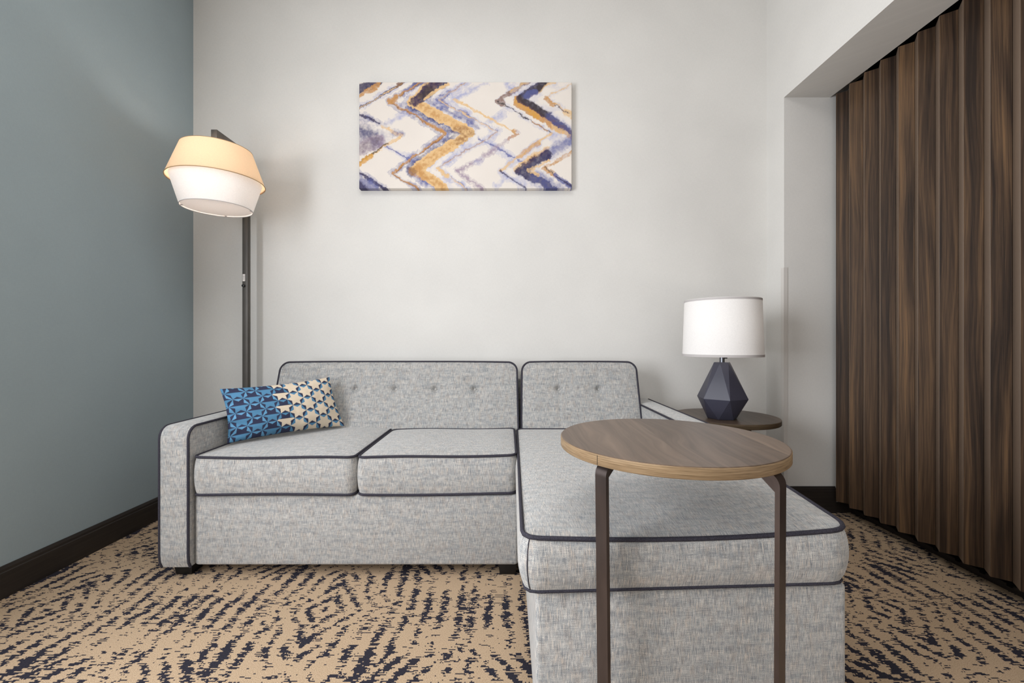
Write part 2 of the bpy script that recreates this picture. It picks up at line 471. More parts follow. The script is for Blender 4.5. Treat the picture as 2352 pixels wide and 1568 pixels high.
def cushion(a, b, h, r=0.03, nx=60, ny=40, crown=0.012, bulge=0.012, ns=8, disp=None, crown_b=0.0, p=4):
    """box cushion: top cap grid with crown, bulged border, flat bottom; returns verts, faces and the two seam loops"""
    # denser spacing near the border
    def sp(n):
        t = np.linspace(-1, 1, n + 1); return np.sign(t) * (1 - (1 - np.abs(t)) ** 1.15)
    U, V = np.meshgrid(sp(nx), sp(ny), indexing='ij')
    X, Y = rounded_rect_pt(U * a, V * b, a, b, r)
    prof = (1 - np.abs(U) ** p) * (1 - np.abs(V) ** p)
    prof = np.clip(prof, 0, 1) ** 0.7
    Z = h + crown * prof
    if disp is not None: Z = Z + disp(X, Y) * np.clip(prof * 3, 0, 1)
    top = np.stack([X, Y, Z], -1)
    bot = np.stack([X, Y, -crown_b * prof], -1)
    idx = np.arange((nx + 1) * (ny + 1)).reshape(nx + 1, ny + 1)
    v = list(map(tuple, top.reshape(-1, 3))); f = []
    for i in range(nx):
        for j in range(ny): f.append((idx[i, j], idx[i + 1, j], idx[i + 1, j + 1], idx[i, j + 1]))
    o = len(v); v += list(map(tuple, bot.reshape(-1, 3)))
    for i in range(nx):
        for j in range(ny): f.append((o + idx[i, j], o + idx[i, j + 1], o + idx[i + 1, j + 1], o + idx[i + 1, j]))
    loop = [idx[i, 0] for i in range(nx)] + [idx[nx, j] for j in range(ny)] + [idx[i, ny] for i in range(nx, 0, -1)] + [idx[0, j] for j in range(ny, 0, -1)]
    m = len(loop)
    P = np.array([v[k] for k in loop])
    nrm = np.roll(P, -1, 0) - np.roll(P, 1, 0); nrm = np.stack([nrm[:, 1], -nrm[:, 0]], 1)
    nrm /= np.maximum(np.linalg.norm(nrm, axis=1, keepdims=True), 1e-9)
    prev = [o + k for k in loop]
    for s in range(1, ns):
        t_ = s / ns; bu = bulge * (math.sin(PI * t_) ** 0.7)
        k0 = len(v)
        for i in range(m): v.append((P[i, 0] + nrm[i, 0] * bu, P[i, 1] + nrm[i, 1] * bu, h * t_))
        cur = list(range(k0, k0 + m))
        for i in range(m): f.append((prev[i], prev[(i + 1) % m], cur[(i + 1) % m], cur[i]))
        prev = cur
    for i in range(m): f.append((prev[i], prev[(i + 1) % m], loop[(i + 1) % m], loop[i]))
    tl = [(P[i, 0] + nrm[i, 0] * 0.001, P[i, 1] + nrm[i, 1] * 0.001, h) for i in range(m)]
    bl = [(q[0], q[1], 0.0) for q in tl]
    return np.array(v), f, np.array(tl), np.array(bl)

SOFA = (-0.26, 1.95, 0.0)
sofa = thing('sectional_sofa', 'grey tweed sectional sofa with chaise and dark navy piping against the back wall', 'sofa', SOFA)
def put(name, verts, faces, mat, parent, off=SOFA, bevel=0, angle=50):
    return link(name, MB().add(verts, faces).mesh(name, off, bevel), mat, parent, angle=angle)
def pipe(path, r, parent, closed=True, off=SOFA):
    return link('piping', MB().tube(path, r, closed, 8).mesh('piping', off), MAT_PIPE, parent, angle=80)

rng = np.random.RandomState(4)
def wobble(P, amp=0.0016, k=9):
    ph = rng.rand(6) * 6.28
    x, y = P[:, 0], P[:, 1]
    return amp * (np.sin(x * k + ph[0]) + 0.6 * np.sin(x * k * 2.3 + ph[1]) + np.sin(y * k + ph[2]))

# seat cushions
def seat(x0, x1, y0, y1, z0, z1, dzr=0.0, yr=0.0):
    a, b, h = (x1 - x0) / 2, (y1 - y0) / 2, z1 - z0
    v, f, tl, bl = cushion(a - 0.004, b, h, 0.03, 56, 56, 0.014, 0.009)
    cx, cy = (x0 + x1) / 2, (y0 + y1) / 2
    ph = rng.rand() * 6
    def tr(P):
        Q = P.copy(); t = (P[:, 0] / a + 1) / 2
        w = P[:, 2] / h
        Q[:, 2] += z0 + w * (dzr * t + 0.0022 * np.sin(P[:, 0] * 11 + ph)) + (1 - w) * 0.0025 * np.sin(P[:, 0] * 7 + ph + 2)
        Q[:, 0] += cx; Q[:, 1] += cy + yr * t * (P[:, 1] < 0)
        return Q
    o = put('seat_cushion', tr(v), f, MAT_FAB, sofa)
    pipe(tr(tl), 0.0052, o); pipe(tr(bl), 0.0052, o)
    return o
seat(-1.198, -0.581, 1.652, 2.245, 0.319, 0.460)
seat(-0.575, 0.036, 1.655, 2.172, 0.318, 0.459, 0.006, 0.012)

# chaise cushion: T-shaped outline
def round_outline(pts, rad, n=7):
    out = []; m = len(pts)
    for i in range(m):
        p0, p1, p2 = (Vector(pts[(i - 1) % m]), Vector(pts[i]), Vector(pts[(i + 1) % m]))
        r = rad[i]; d0 = (p0 - p1).normalized(); d2 = (p2 - p1).normalized()
        a, b = p1 + d0 * r, p1 + d2 * r
        for k in range(n + 1):
            t = k / n; out.append((1 - t) ** 2 * a + 2 * t * (1 - t) * p1 + t * t * b)
    # resample evenly
    res = []; tot = 0; seg = []
    for i in range(len(out)):
        L = (out[(i + 1) % len(out)] - out[i]).length; seg.append(L); tot += L
    N = 220; step = tot / N; i = 0; acc = 0
    for k in range(N):
        t = k * step
        while acc + seg[i] < t - 1e-9: acc += seg[i]; i += 1
        q = out[i].lerp(out[(i + 1) % len(out)], (t - acc) / max(seg[i], 1e-9)); res.append((q.x, q.y))
    return np.array(res)
co = round_outline([(0.034, 0.948), (0.779, 0.985), (0.779, 1.605), (0.668, 1.620), (0.668, 2.172), (0.048, 2.172)], [0.035, 0.05, 0.03, 0.02, 0.03, 0.03])
CZ0, CZ1 = 0.352, 0.4620
def top_dz(x, y):
    t = np.clip((x - 0.03) / 0.749, 0, 1)
    front = 0.012 * (1 - t) ** 2 - 0.006 * np.sin(PI * t) + 0.014 * t ** 2
    back = 0.034 * t ** 2 * np.clip(1 - (y - 1.3) / 0.7, 0, 1) + 0.000
    k = np.clip((y - 0.95) / 0.33, 0, 1); k = k * k * (3 - 2 * k)
    return front * (1 - k) + back * k
def chaise_cushion():
    c = np.array([0.37, 1.50]); n = len(co); v = []; f = []; h = CZ1 - CZ0
    d = np.roll(co, -1, 0) - np.roll(co, 1, 0); nr = np.stack([d[:, 1], -d[:, 0]], 1); nr /= np.linalg.norm(nr, axis=1, keepdims=True)
    ns, nrg = 9, 26
    for s in range(ns + 1):
        t = s / ns; bu = 0.014 * (math.sin(PI * t) ** 0.7 if 0 < t < 1 else 0) - 0.004 * (1 - t)
        for i in range(n):
            x, y = co[i] + nr[i] * bu
            v.append((x, y, CZ0 + h * t + t * float(top_dz(x, y))))
    for s in range(ns):
        for i in range(n): f.append((s * n + i, s * n + (i + 1) % n, (s + 1) * n + (i + 1) % n, (s + 1) * n + i))
    prev = ns * n
    for q in range(1, nrg):
        t = 1 - (q / nrg) ** 1.1
        k0 = len(v)
        for i in range(n):
            x, y = c + (co[i] - c) * t
            edge = 1 - t ** 5
            v.append((x, y, CZ1 + float(top_dz(x, y)) + 0.016 * edge ** 0.7))
        for i in range(n): f.append((prev + i, prev + (i + 1) % n, k0 + (i + 1) % n, k0 + i))
        prev = k0
    v.append((c[0], c[1], CZ1 + float(top_dz(c[0], c[1])) + 0.016)); e = len(v) - 1
    for i in range(n): f.append((prev + i, prev + (i + 1) % n, e))
    # bottom
    f.append(tuple(range(n))[::-1])
    o = put('chaise_cushion', v, f, MAT_FAB, sofa)
    pipe([(co[i, 0] + nr[i, 0] * 0.001, co[i, 1] + nr[i, 1] * 0.001, CZ1 + float(top_dz(*co[i]))) for i in range(n)], 0.0054, o)
    pipe([(co[i, 0] - nr[i, 0] * 0.002, co[i, 1] - nr[i, 1] * 0.002, CZ0 + 0.001) for i in range(n)], 0.0036, o)
    # sewn corner seam on the front left edge
    i0 = int(np.argmin(np.hypot(co[:, 0] - 0.040, co[:, 1] - 0.950)))
    seam = []
    for s in range(ns + 1):
        t = s / ns; bu = 0.014 * (math.sin(PI * t) ** 0.7 if 0 < t < 1 else 0) - 0.004 * (1 - t) + 0.0002
        x, y = co[i0] + nr[i0] * bu; seam.append((x, y, CZ0 + h * t + t * float(top_dz(x, y))))
    link('seam', MB().tube(seam, 0.0011, False, 6).mesh('seam', SOFA), MAT_PIPE, o)
    return o
chaise_cushion()

# back cushions with tufting
def back_cushion(x0, x1, buttons, taper, z_lo=0.415, tl_r=0.045):
    a = (x1 - x0) / 2; cx = (x0 + x1) / 2
    zt = 0.793
    up = Vector((0, 0.106, 0.345)).normalized(); nf = Vector((0, -up.z, up.y))
    base = Vector((0, 2.184, 0.455)) - up * 0.040
    ln = (zt - base.z) / up.z
    b = ln / 2; th = 0.120
    by = ((0.655 - base.z) / up.z) - b
    def disp(X, Y):
        d = np.zeros_like(X)
        for bx in buttons:
            dx = X - (bx - cx); dy = Y - by
            r2 = dx * dx + dy * dy
            d -= 0.022 * np.exp(-r2 / (2 * 0.0105 ** 2)) + 0.009 * np.exp(-r2 / (2 * 0.045 ** 2))
            d -= 0.0022 * np.exp(-dx * dx / (2 * 0.0032 ** 2)) * np.clip(0.5 + np.abs(dy) * 3, 0, 1)
            d -= 0.0055 * np.exp(-dy * dy / (2 * 0.0045 ** 2)) * np.exp(-(dx + 0.015) ** 2 / (2 * 0.022 ** 2))
        return d
    nx = int(2 * a / 0.0042)
    v, f, tl, bl = cushion(a, b, th, 0.045, nx, 110, 0.016, 0.006, 6, disp, 0.0, 5)
    def tr(P):
        Q = np.empty_like(P)
        t = (P[:, 1] + b) / (2 * b)
        px = P[:, 0] * (1 - taper * t) + wobble(P, 0.0008)
        l = P[:, 1] + b - 0.004 * np.clip(np.abs(P[:, 0]) / a, 0, 1) ** 4 * t
        for k in range(3):
            Q[:, k] = base[k] + up[k] * l + nf[k] * (P[:, 2] - th)
        Q[:, 0] = cx + px
        return Q
    o = put('back_cushion', tr(v), f, MAT_FAB, sofa, angle=60)
    pipe(tr(tl), 0.0050, o); pipe(tr(bl), 0.0045, o)
    for bx in buttons:
        p = tr(np.array([[bx - cx, by, th + 0.016 - 0.030]]))[0]
        m = MB(); n = 12
        bm = bmesh.new(); bmesh.ops.create_uvsphere(bm, u_segments=14, v_segments=8, radius=0.0075)
        me = bpy.data.meshes.new('button')
        bmesh.ops.scale(bm, vec=(1, 0.5, 1), verts=bm.verts)
        bmesh.ops.translate(bm, vec=Vector(p) - Vector(SOFA), verts=bm.verts); bm.to_mesh(me); bm.free()
        link('button', me, MAT_FAB, o)
    return o
back_cushion(-1.196, 0.054, [-0.992, -0.785, -0.578, -0.371, -0.164], 0.012)
back_cushion(0.070, 0.676, [0.2655, 0.4736], 0.020)

# arms: side profile with a rounded front top corner, extruded across the width
def arm(x0, x1, yf=1.640, yb=2.43, z0=0.045, z1=0.577):
    prof = []
    r = 0.045
    prof.append((yf + 0.012, z0))
    prof.append((yf + 0.003, z0 + 0.02))
    for k in range(11): prof.append((yf, z0 + 0.05 + (z1 - r - z0 - 0.05) * k / 10))
    for k in range(1, 9):
        a = PI / 2 * k / 8; prof.append((yf + r - r * math.cos(a), z1 - r + r * math.sin(a)))
    for k in range(1, 12): prof.append((yf + r + (yb - yf - r) * k / 11, z1))
    prof.append((yb, z0))
    n = len(prof); nx = 10; v = []; f = []
    C0 = np.array([(yf + yb) / 2, (z0 + z1) / 2])
    for i in range(nx + 1):
        u = i / nx; puff = 0.007 * (1 - abs(2 * u - 1) ** 3)
        x = x0 + (x1 - x0) * u
        for (y, z) in prof:
            yy = y - (puff if y < yf + r else 0) * (1 if z > z0 + 0.03 else 0.2)
            zz = z + (puff * 0.9 if z > z1 - r * 0.5 else 0)
            v.append((x, yy, zz))
    for i in range(nx):
        for k in range(n):
            f.append((i * n + k, i * n + (k + 1) % n, (i + 1) * n + (k + 1) % n, (i + 1) * n + k))
    f.append(tuple(range(n))); f.append(tuple(range(nx * n, nx * n + n))[::-1])
    o = put('arm', v, f, MAT_FAB, sofa, angle=45)
    for x in (x0 - 0.0005, x1 + 0.0005):
        pipe([(x, y, z) for y, z in prof[:-1]], 0.0048, o, closed=False)
    return o
arm(-1.311, -1.204)
arm(0.679, 0.786)

def plain(name, x0, x1, y0, y1, z0, z1, mat=None, bev=0.012):
    b = MB().box(x0, x1, y0, y1, z0, z1)
    return link(name, b.mesh(name, SOFA, bev, 3), mat or MAT_FAB, sofa, angle=60)
plain('base', -1.1985, 0.040, 1.664, 2.39, 0.044, 0.3135)
# chaise base follows the slightly skewed front
cb = MB().prism([(0.062, 0.960), (0.776, 0.994), (0.776, 1.60), (0.672, 1.61), (0.672, 2.39), (0.062, 2.39)], 0.044, 0.348)
link('chaise_base', cb.mesh('chaise_base', SOFA, 0.012, 3), MAT_FAB, sofa, angle=60)
plain('back_frame', -1.198, 0.672, 2.405, 2.443, 0.044, 0.70)
def foot(x, y, w=0.072, h=0.044):
    m = MB(); t = 0.006
    v = [(x - w / 2 + t, y - w / 2 + t, 0.0), (x + w / 2 - t, y - w / 2 + t, 0.0), (x + w / 2 - t, y + w / 2 - t, 0.0), (x - w / 2 + t, y + w / 2 - t, 0.0),
         (x - w / 2, y - w / 2, h), (x + w / 2, y - w / 2, h), (x + w / 2, y + w / 2, h), (x - w / 2, y + w / 2, h)]
    m.add(v, [(3, 2, 1, 0), (4, 5, 6, 7), (0, 1, 5, 4), (1, 2, 6, 5), (2, 3, 7, 6), (3, 0, 4, 7)])
    return link('leg', m.mesh('leg', SOFA, 0.002), MAT_FOOT, sofa)
for x, y in ((-1.251, 1.712), (0.0, 1.712), (-1.251, 2.36), (0.0, 2.36), (0.10, 1.03), (0.70, 1.05), (0.73, 2.36)): foot(x, y)

# ------------------------------------------------------------------ throw pillow with a star print
def fbm(x, y, seed=0, octv=4, gain=0.55):
    r = np.random.RandomState(seed); T = r.rand(257, 257); out = np.zeros_like(x); a = 1.0; tot = 0
    for o in range(octv):
        xi = np.floor(x).astype(int); yi = np.floor(y).astype(int)
        fx = x - xi; fy = y - yi; fx = fx * fx * (3 - 2 * fx); fy = fy * fy * (3 - 2 * fy)
        g = lambda i, j: T[(i % 256), (j % 256)]
        n = (g(xi, yi) * (1 - fx) + g(xi + 1, yi) * fx) * (1 - fy) + (g(xi, yi + 1) * (1 - fx) + g(xi + 1, yi + 1) * fx) * fy
        out += a * n; tot += a; a *= gain; x = x * 2.03 + 17.3; y = y * 2.03 + 5.1
    return out / tot - 0.5

def star_print(px, py):
    """px, py in metres on the pillow face (origin at its lower left)"""
    s = 0.066
    NAVY, BLUE, CREAM, LBL = lin((54, 58, 82)), lin((86, 136, 172)), lin((226, 210, 188)), lin((102, 156, 194))
    # triangular lattice with a neighbour straight above; columns s*sqrt3/2 apart
    cwid = s * math.sqrt(3) / 2
    best = np.full(px.shape, 9.0); bx = np.zeros_like(px); by = np.zeros_like(px); bc = np.zeros(px.shape, int)
    c0 = np.round(px / cwid).astype(int)
    for dc in (-1, 0, 1):
        c = c0 + dc
        offy = np.where(c % 2 == 0, 0.0, s / 2)
        r = np.round((py - offy) / s)
        qx, qy = c * cwid, r * s + offy
        d = np.hypot(px - qx, py - qy)
        m = d < best
        best = np.where(m, d, best); bx = np.where(m, px - qx, bx); by = np.where(m, py - qy, by); bc = np.where(m, c, bc)
    th = np.arctan2(by, bx)
    k = np.round((th - PI / 6) / (PI / 3)); phi = np.abs(th - PI / 6 - k * PI / 3)        # 0 toward a neighbour, 30deg toward a tip
    Rt = s / math.sqrt(3); Rn = s * 0.318
    # straight edge from the notch (Rn at phi=0) to the tip (Rt at phi=30deg)
    ax, ay = Rn, 0.0; ex, ey = Rt * math.cos(PI / 6), Rt * math.sin(PI / 6)
    X, Y = best * np.cos(phi), best * np.sin(phi)
    inside = ((ex - ax) * (Y - ay) - (ey - ay) * (X - ax)) > 0
    kk = np.mod(k, 6)                                 # 0:30deg 1:90 2:150 3:210 4:270 5:330
    lower = (kk >= 3)
    zone = bc * cwid
    blue = zone < 0.215
    trans = (zone >= 0.215) & (zone < 0.262)
    col = np.zeros(px.shape + (3,))
    gap = np.where(lower[..., None], NAVY, np.where(blue[..., None], LBL, BLUE))
    gap = np.where((blue & lower)[..., None], np.where((np.mod(bc, 2) == 0)[..., None], NAVY, NAVY), gap)
    fill_b = np.where((by > 0.001)[..., None], NAVY, BLUE)
    fill_t = np.where((by > 0.004)[..., None], NAVY, CREAM)
    fill = np.where(blue[..., None], fill_b, np.where(trans[..., None], fill_t, CREAM))
    return np.where(inside[..., None], fill, gap)

def grid_faces(nx, ny, o=0, flip=False):
    i, j = np.meshgrid(np.arange(nx), np.arange(ny), indexing='ij')
    a = o + i * (ny + 1) + j; q = np.stack([a, a + ny + 1, a + ny + 2, a + 1], -1).reshape(-1, 4)
    return q[:, ::-1] if flip else q

def fast_mesh(name, v, faces, col=None):
    me = bpy.data.meshes.new(name); n = len(faces)
    me.vertices.add(len(v)); me.vertices.foreach_set('co', np.asarray(v, np.float32).ravel())
    me.loops.add(n * 4); me.loops.foreach_set('vertex_index', np.asarray(faces, np.int32).ravel())
    me.polygons.add(n); me.polygons.foreach_set('loop_start', np.arange(n, dtype=np.int32) * 4)
    me.update(calc_edges=True); me.validate()
    if col is not None:
        a = me.color_attributes.new('print', 'FLOAT_COLOR', 'POINT')
        c4 = np.concatenate([col, np.ones((len(col), 1))], 1).astype(np.float32); a.data.foreach_set('color', c4.ravel())
    return me

def make_pillow():
    BL, BR, TL, TR = [np.array(p) for p in ((-1.160, 1.800, 0.478), (-0.804, 2.148, 0.484), (-1.213, 1.835, 0.700), (-0.893, 2.185, 0.722))]
    nx, ny = 320, 170
    U, V = np.meshgrid(np.linspace(0, 1, nx + 1), np.linspace(0, 1, ny + 1), indexing='ij')
    u, v = 2 * U - 1, 2 * V - 1
    # sides drawn in between the corners
    pu = 0.5 + 0.5 * u * (1 - 0.055 * (1 - v * v)); pv = 0.5 + 0.5 * v * (1 - 0.085 * (1 - u * u))
    P = (BL * ((1 - pu) * (1 - pv))[..., None] + BR * (pu * (1 - pv))[..., None] + TL * ((1 - pu) * pv)[..., None] + TR * (pu * pv)[..., None])
    n = np.cross(BR - BL, TL - BL); n /= np.linalg.norm(n)
    T = 0.068 * (np.clip(1 - np.abs(u) ** 2.6, 0, 1) ** 0.62) * (np.clip(1 - np.abs(v) ** 2.3, 0, 1) ** 0.62)
    wr = 0.010 * fbm(U * 7, V * 4, 3, 3) * np.clip(T * 60, 0, 1)
    # creases running in from the left corners
    cre = 0.010 * np.sin(V * 34 + U * 10) * np.exp(-U * 16) * np.clip(T * 50, 0, 1)
    sx, sy = 0.485, 0.252
    colr = star_print(U * sx + 0.012, V * sy + 0.006).reshape(-1, 3)
    F = (P + n * (T + wr + cre)[..., None]).reshape(-1, 3)
    B = (P - n * (T * 0.55)[..., None]).reshape(-1, 3)
    v_ = np.concatenate([F, B]); f_ = np.concatenate([grid_faces(nx, ny), grid_faces(nx, ny, len(F), True)])
    me = fast_mesh('throw_pillow', v_ - BL, f_, np.concatenate([colr, colr]))
    bm = bmesh.new(); bm.from_mesh(me); bmesh.ops.remove_doubles(bm, verts=bm.verts, dist=0.00005); bm.to_mesh(me); bm.free()
    o = link('throw_pillow', me, MAT_PIL, angle=80); o.location = BL
    o['label'] = 'blue and cream star-print lumbar pillow leaning in the sofa corner by the left arm'; o['category'] = 'pillow'
make_pillow()

# ------------------------------------------------------------------ abstract canvas on the back wall
def paint(nx, ny):
    """colours of an abstract zigzag watercolour; coordinates run over a 2352 x 1220 sheet, picture from (108,80) to (2237,1145)"""
    X, Y = np.meshgrid(np.linspace(108, 2237, nx + 1), np.linspace(1145, 80, ny + 1), indexing='ij')
    wx = X + 44 * fbm(X / 60, Y / 60, 1, 4) + 22 * fbm(X / 14, Y / 14, 5, 3)
    wy = Y + 44 * fbm(X / 60, Y / 60, 2, 4) + 22 * fbm(X / 14, Y / 14, 6, 3)
    n1 = fbm(X / 90, Y / 90, 11, 4); n2 = fbm(X / 26, Y / 26, 12, 4); n3 = fbm(X / 170, Y / 170, 13, 3)
    K = {'cream': (225, 217, 209), 'navy': (50, 44, 80), 'blue': (90, 96, 150), 'pale': (158, 162, 198), 'gold': (192, 142, 86),
         'lgold': (222, 186, 136), 'brown': (128, 92, 66), 'dark': (60, 52, 52), 'mauve': (158, 140, 158), 'amber': (208, 154, 70), 'white': (240, 236, 234)}
    K = {k: lin(v) for k, v in K.items()}
    col = np.empty(X.shape + (3,)); col[:] = K['cream']
    col *= (1 + 0.06 * n3)[..., None]
    def dist(pts, X_=None, Y_=None):
        x = wx if X_ is None else X_; y = wy if Y_ is None else Y_
        d = np.full(X.shape, 1e9)
        for (x0, y0), (x1, y1) in zip(pts[:-1], pts[1:]):
            dx, dy = x1 - x0, y1 - y0; t = np.clip(((x - x0) * dx + (y - y0) * dy) / (dx * dx + dy * dy + 1e-9), 0, 1)
            d = np.minimum(d, np.hypot(x - x0 - t * dx, y - y0 - t * dy))
        return d
    def stroke(pts, w, c, soft=4, alpha=1.0, var=0.0, wv=0.5, off=(0, 0)):
        d = dist([(p[0] + off[0], p[1] + off[1]) for p in pts])
        ww = w * (1 + wv * 2.2 * n1)
        a = np.clip((ww - d) / soft + 0.5, 0, 1) * alpha
        if var: a = a * np.clip(1 - var * 0.5 + var * 3 * n2, 0, 1)
        col[:] = col * (1 - a[..., None]) + K[c] * a[..., None]
    def wash(pts, w, c='blue', alpha=0.75, off=(0, 0)):
        d = dist([(p[0] + off[0], p[1] + off[1]) for p in pts]); ww = w * (1 + 1.6 * n1)
        a = np.clip((ww - d) / (0.9 * w), 0, 1) ** 0.8 * alpha * np.clip(0.75 + 1.6 * n2, 0, 1)
        rim = np.clip(1 - np.abs(d - ww * 0.9) / 7, 0, 1) * 0.35 * (n1 > -0.02)
        a = np.clip(a + rim * alpha, 0, 1)
        col[:] = col * (1 - a[..., None]) + K[c] * a[..., None]
    # pale crossings
    for q in ([(250, 660), (700, 890)], [(1300, 640), (1740, 880)], [(390, 500), (600, 370)], [(1370, 500), (1540, 390)], [(1580, 90), (1740, 190)], [(570, 180), (700, 100)], [(1480, 1110), (1620, 1040)]):
        wash(q, 40, 'pale', 0.8)
    for q in ([(250, 660), (700, 890)], [(1300, 640), (1740, 880)]): stroke(q, 7, 'blue', 5, 0.8)
    stroke([(660, 110), (730, 90)], 26, 'navy', 14, 0.8); stroke([(580, 150), (650, 120)], 26, 'blue', 16, 0.7)
    # main zigzag
    main = [(900, 60), (640, 270), (1215, 590), (690, 940), (970, 1160)]
    wash(main, 118, 'pale', 0.55)
    wash(main, 62, 'blue', 0.95, (-46, 26))
    stroke([(600, 330), (1080, 600), (625, 915), (625, 1010)], 26, 'navy', 18, 0.55, 0.6)
    wash([(760, 290), (1290, 570)], 44, 'blue', 0.9, (20, -34))
    stroke(main, 52, 'lgold', 5, 1.0, 0, 0.35)
    stroke(main, 34, 'gold', 22, 0.75, 0.9)
    stroke([(1090, 560), (1230, 595), (1090, 670)], 40, 'brown', 26, 0.55, 0.6)
    stroke([(700, 930), (650, 975), (790, 1040)], 34, 'gold', 20, 0.8, 0.4); stroke([(640, 960), (660, 990)], 26, 'brown', 18, 0.6)
    stroke([(940, 60), (680, 262)], 62, 'navy', 14, 0.95, 0.15); stroke([(810, 170), (730, 225)], 40, 'dark', 22, 0.7)
    stroke([(820, 60), (660, 200)], 12, 'lgold', 5, 0.9, 0.5); stroke([(1000, 90), (760, 250)], 14, 'lgold', 5, 0.95, 0.4)
    # thin left zigzag
    a = [(740, 70), (420, 275), (970, 600), (440, 990), (690, 1150)]
    wash(a, 36, 'blue', 0.85); stroke(a, 11, 'gold', 4, 0.95, 0.3); stroke(a, 4, 'brown', 4, 0.8, 0.4, 0.5, (4, 6))
    stroke([(420, 275), (470, 245)], 26, 'gold', 8, 0.8); stroke([(800, 500), (960, 590)], 18, 'gold', 6, 0.8, 0.3)
    # right of the main zigzag
    a = [(1190, 70), (900, 255), (1500, 580), (890, 940), (1190, 1160)]
    wash(a, 44, 'pale', 0.9); stroke([(1000, 190), (895, 250), (990, 330)], 26, 'blue', 10, 0.8, 0.5); stroke([(1090, 390), (1240, 460)], 34, 'blue', 20, 0.6, 0.3)
    stroke(a, 8, 'lgold', 4, 0.9, 0.6); stroke(a, 4, 'blue', 4, 0.7, 0.5, 0.5, (6, -6)); stroke([(890, 940), (990, 1020)], 20, 'lgold', 6, 0.9, 0.2)
    a = [(1390, 80), (1060, 250), (1690, 595), (1480, 740)]
    wash([(1390, 80), (1060, 250)], 34, 'pale', 0.85); stroke([(1060, 250), (1690, 595)], 11, 'lgold', 4, 0.95, 0.3); stroke([(1640, 570), (1690, 595), (1610, 650)], 18, 'gold', 6, 0.75)
    wash([(1690, 595), (1480, 740)], 26, 'mauve', 0.8); wash([(1450, 760), (1360, 810)], 28, 'mauve', 0.9)
    a = [(1330, 850), (1090, 970), (1340, 1150)]; wash(a, 32, 'mauve', 0.85); stroke(a, 4, 'mauve', 4, 0.9)
    wash([(1280, 880), (1320, 860)], 40, 'pale', 0.6)
    # right thin zigzag
    a = [(1800, 70), (1490, 265), (2040, 585), (1520, 970), (1790, 1150)]
    wash(a, 34, 'pale', 0.7); stroke([(1800, 80), (1490, 265), (1560, 310)], 22, 'brown', 6, 0.85, 0.3); stroke([(1790, 80), (1640, 170)], 16, 'lgold', 5, 0.8, 0.5)
    stroke([(1490, 265), (2040, 585)], 6, 'dark', 3, 0.95, 0.2); stroke([(1850, 470), (1990, 560)], 10, 'gold', 4, 0.8, 0.4)
    stroke([(2040, 585), (1520, 970)], 12, 'lgold', 4, 0.95, 0.2); stroke([(1900, 690), (1700, 830)], 22, 'gold', 6, 0.7, 0.3); stroke([(1520, 970), (1790, 1150)], 7, 'navy', 4, 0.85, 0.2)
    # big right zigzag
    a = [(1990, 60), (1725, 245), (2260, 600)]
    wash(a, 100, 'pale', 0.6); stroke([(1705, 240), (1700, 290), (2250, 600)], 38, 'gold', 6, 0.95, 0.1, 0.3, (-4, 12)); stroke([(1690, 270), (1900, 430)], 30, 'amber', 18, 0.9, 0.4)
    stroke([(2060, 70), (1830, 210)], 16, 'lgold', 5, 0.9, 0.3)
    stroke(a, 34, 'navy', 10, 0.9, 0.1); stroke([(1960, 100), (1740, 245), (1990, 410)], 30, 'dark', 18, 0.85, 0.3); stroke([(1860, 180), (1790, 220)], 30, 'blue', 18, 0.75); stroke([(2000, 430), (2250, 580)], 40, 'blue', 22, 0.6, 0.4)
    stroke([(2100, 520), (2250, 600)], 24, 'lgold', 8, 0.8, 0.3, 0.4, (-40, 10))
    a = [(2260, 630), (1720, 960), (2080, 1160)]
    wash(a, 110, 'pale', 0.6); stroke([(1990, 745), (1690, 945)], 30, 'lgold', 7, 0.95, 0.3); stroke([(1980, 760), (1760, 900)], 16, 'gold', 9, 0.7, 0.5)
    stroke([(2260, 640), (1960, 820)], 50, 'blue', 40, 0.75, 0.3); stroke([(2000, 800), (1720, 960), (2080, 1160)], 44, 'navy', 14, 0.95, 0.1); stroke([(1900, 1050), (2090, 1150)], 70, 'blue', 40, 0.6, 0.4)
    stroke([(2010, 860), (1810, 950), (1890, 1010)], 16, 'lgold', 5, 0.9, 0.4)
    # far right
    a = [(2250, 80), (1975, 245), (2250, 420)]; wash(a, 34, 'pale', 0.5); stroke(a, 10, 'lgold', 4, 0.9, 0.5); stroke([(1975, 245), (2040, 310)], 26, 'gold', 8, 0.85, 0.2); stroke([(2180, 380), (2240, 410)], 40, 'lgold', 12, 0.9, 0.2); stroke([(2060, 310), (2200, 390)], 5, 'navy', 4, 0.7)
    stroke([(2250, 780), (1960, 940)], 16, 'gold', 6, 0.85, 0.5); stroke([(1960, 940), (2070, 1010)], 24, 'gold', 6, 0.9, 0.5); stroke([(1970, 930), (2060, 1000)], 8, 'dark', 5, 0.8, 0.5); stroke([(2080, 1010), (2245, 1145)], 22, 'blue', 8, 0.9, 0.1); stroke([(2090, 1020), (2245, 1140)], 8, 'navy', 6, 0.8)
    # left side
    stroke([(100, 150), (300, 80)], 44, 'navy', 12, 0.95, 0.1); stroke([(300, 85), (280, 130), (110, 215)], 22, 'gold', 7, 0.95, 0.2)
    a = [(100, 350), (560, 70)]; wash(a, 34, 'pale', 0.8); stroke(a, 12, 'navy', 4, 0.85, 0.2); stroke(a, 5, 'lgold', 3, 0.9, 0.3); stroke([(480, 110), (540, 80)], 16, 'brown', 6, 0.8)
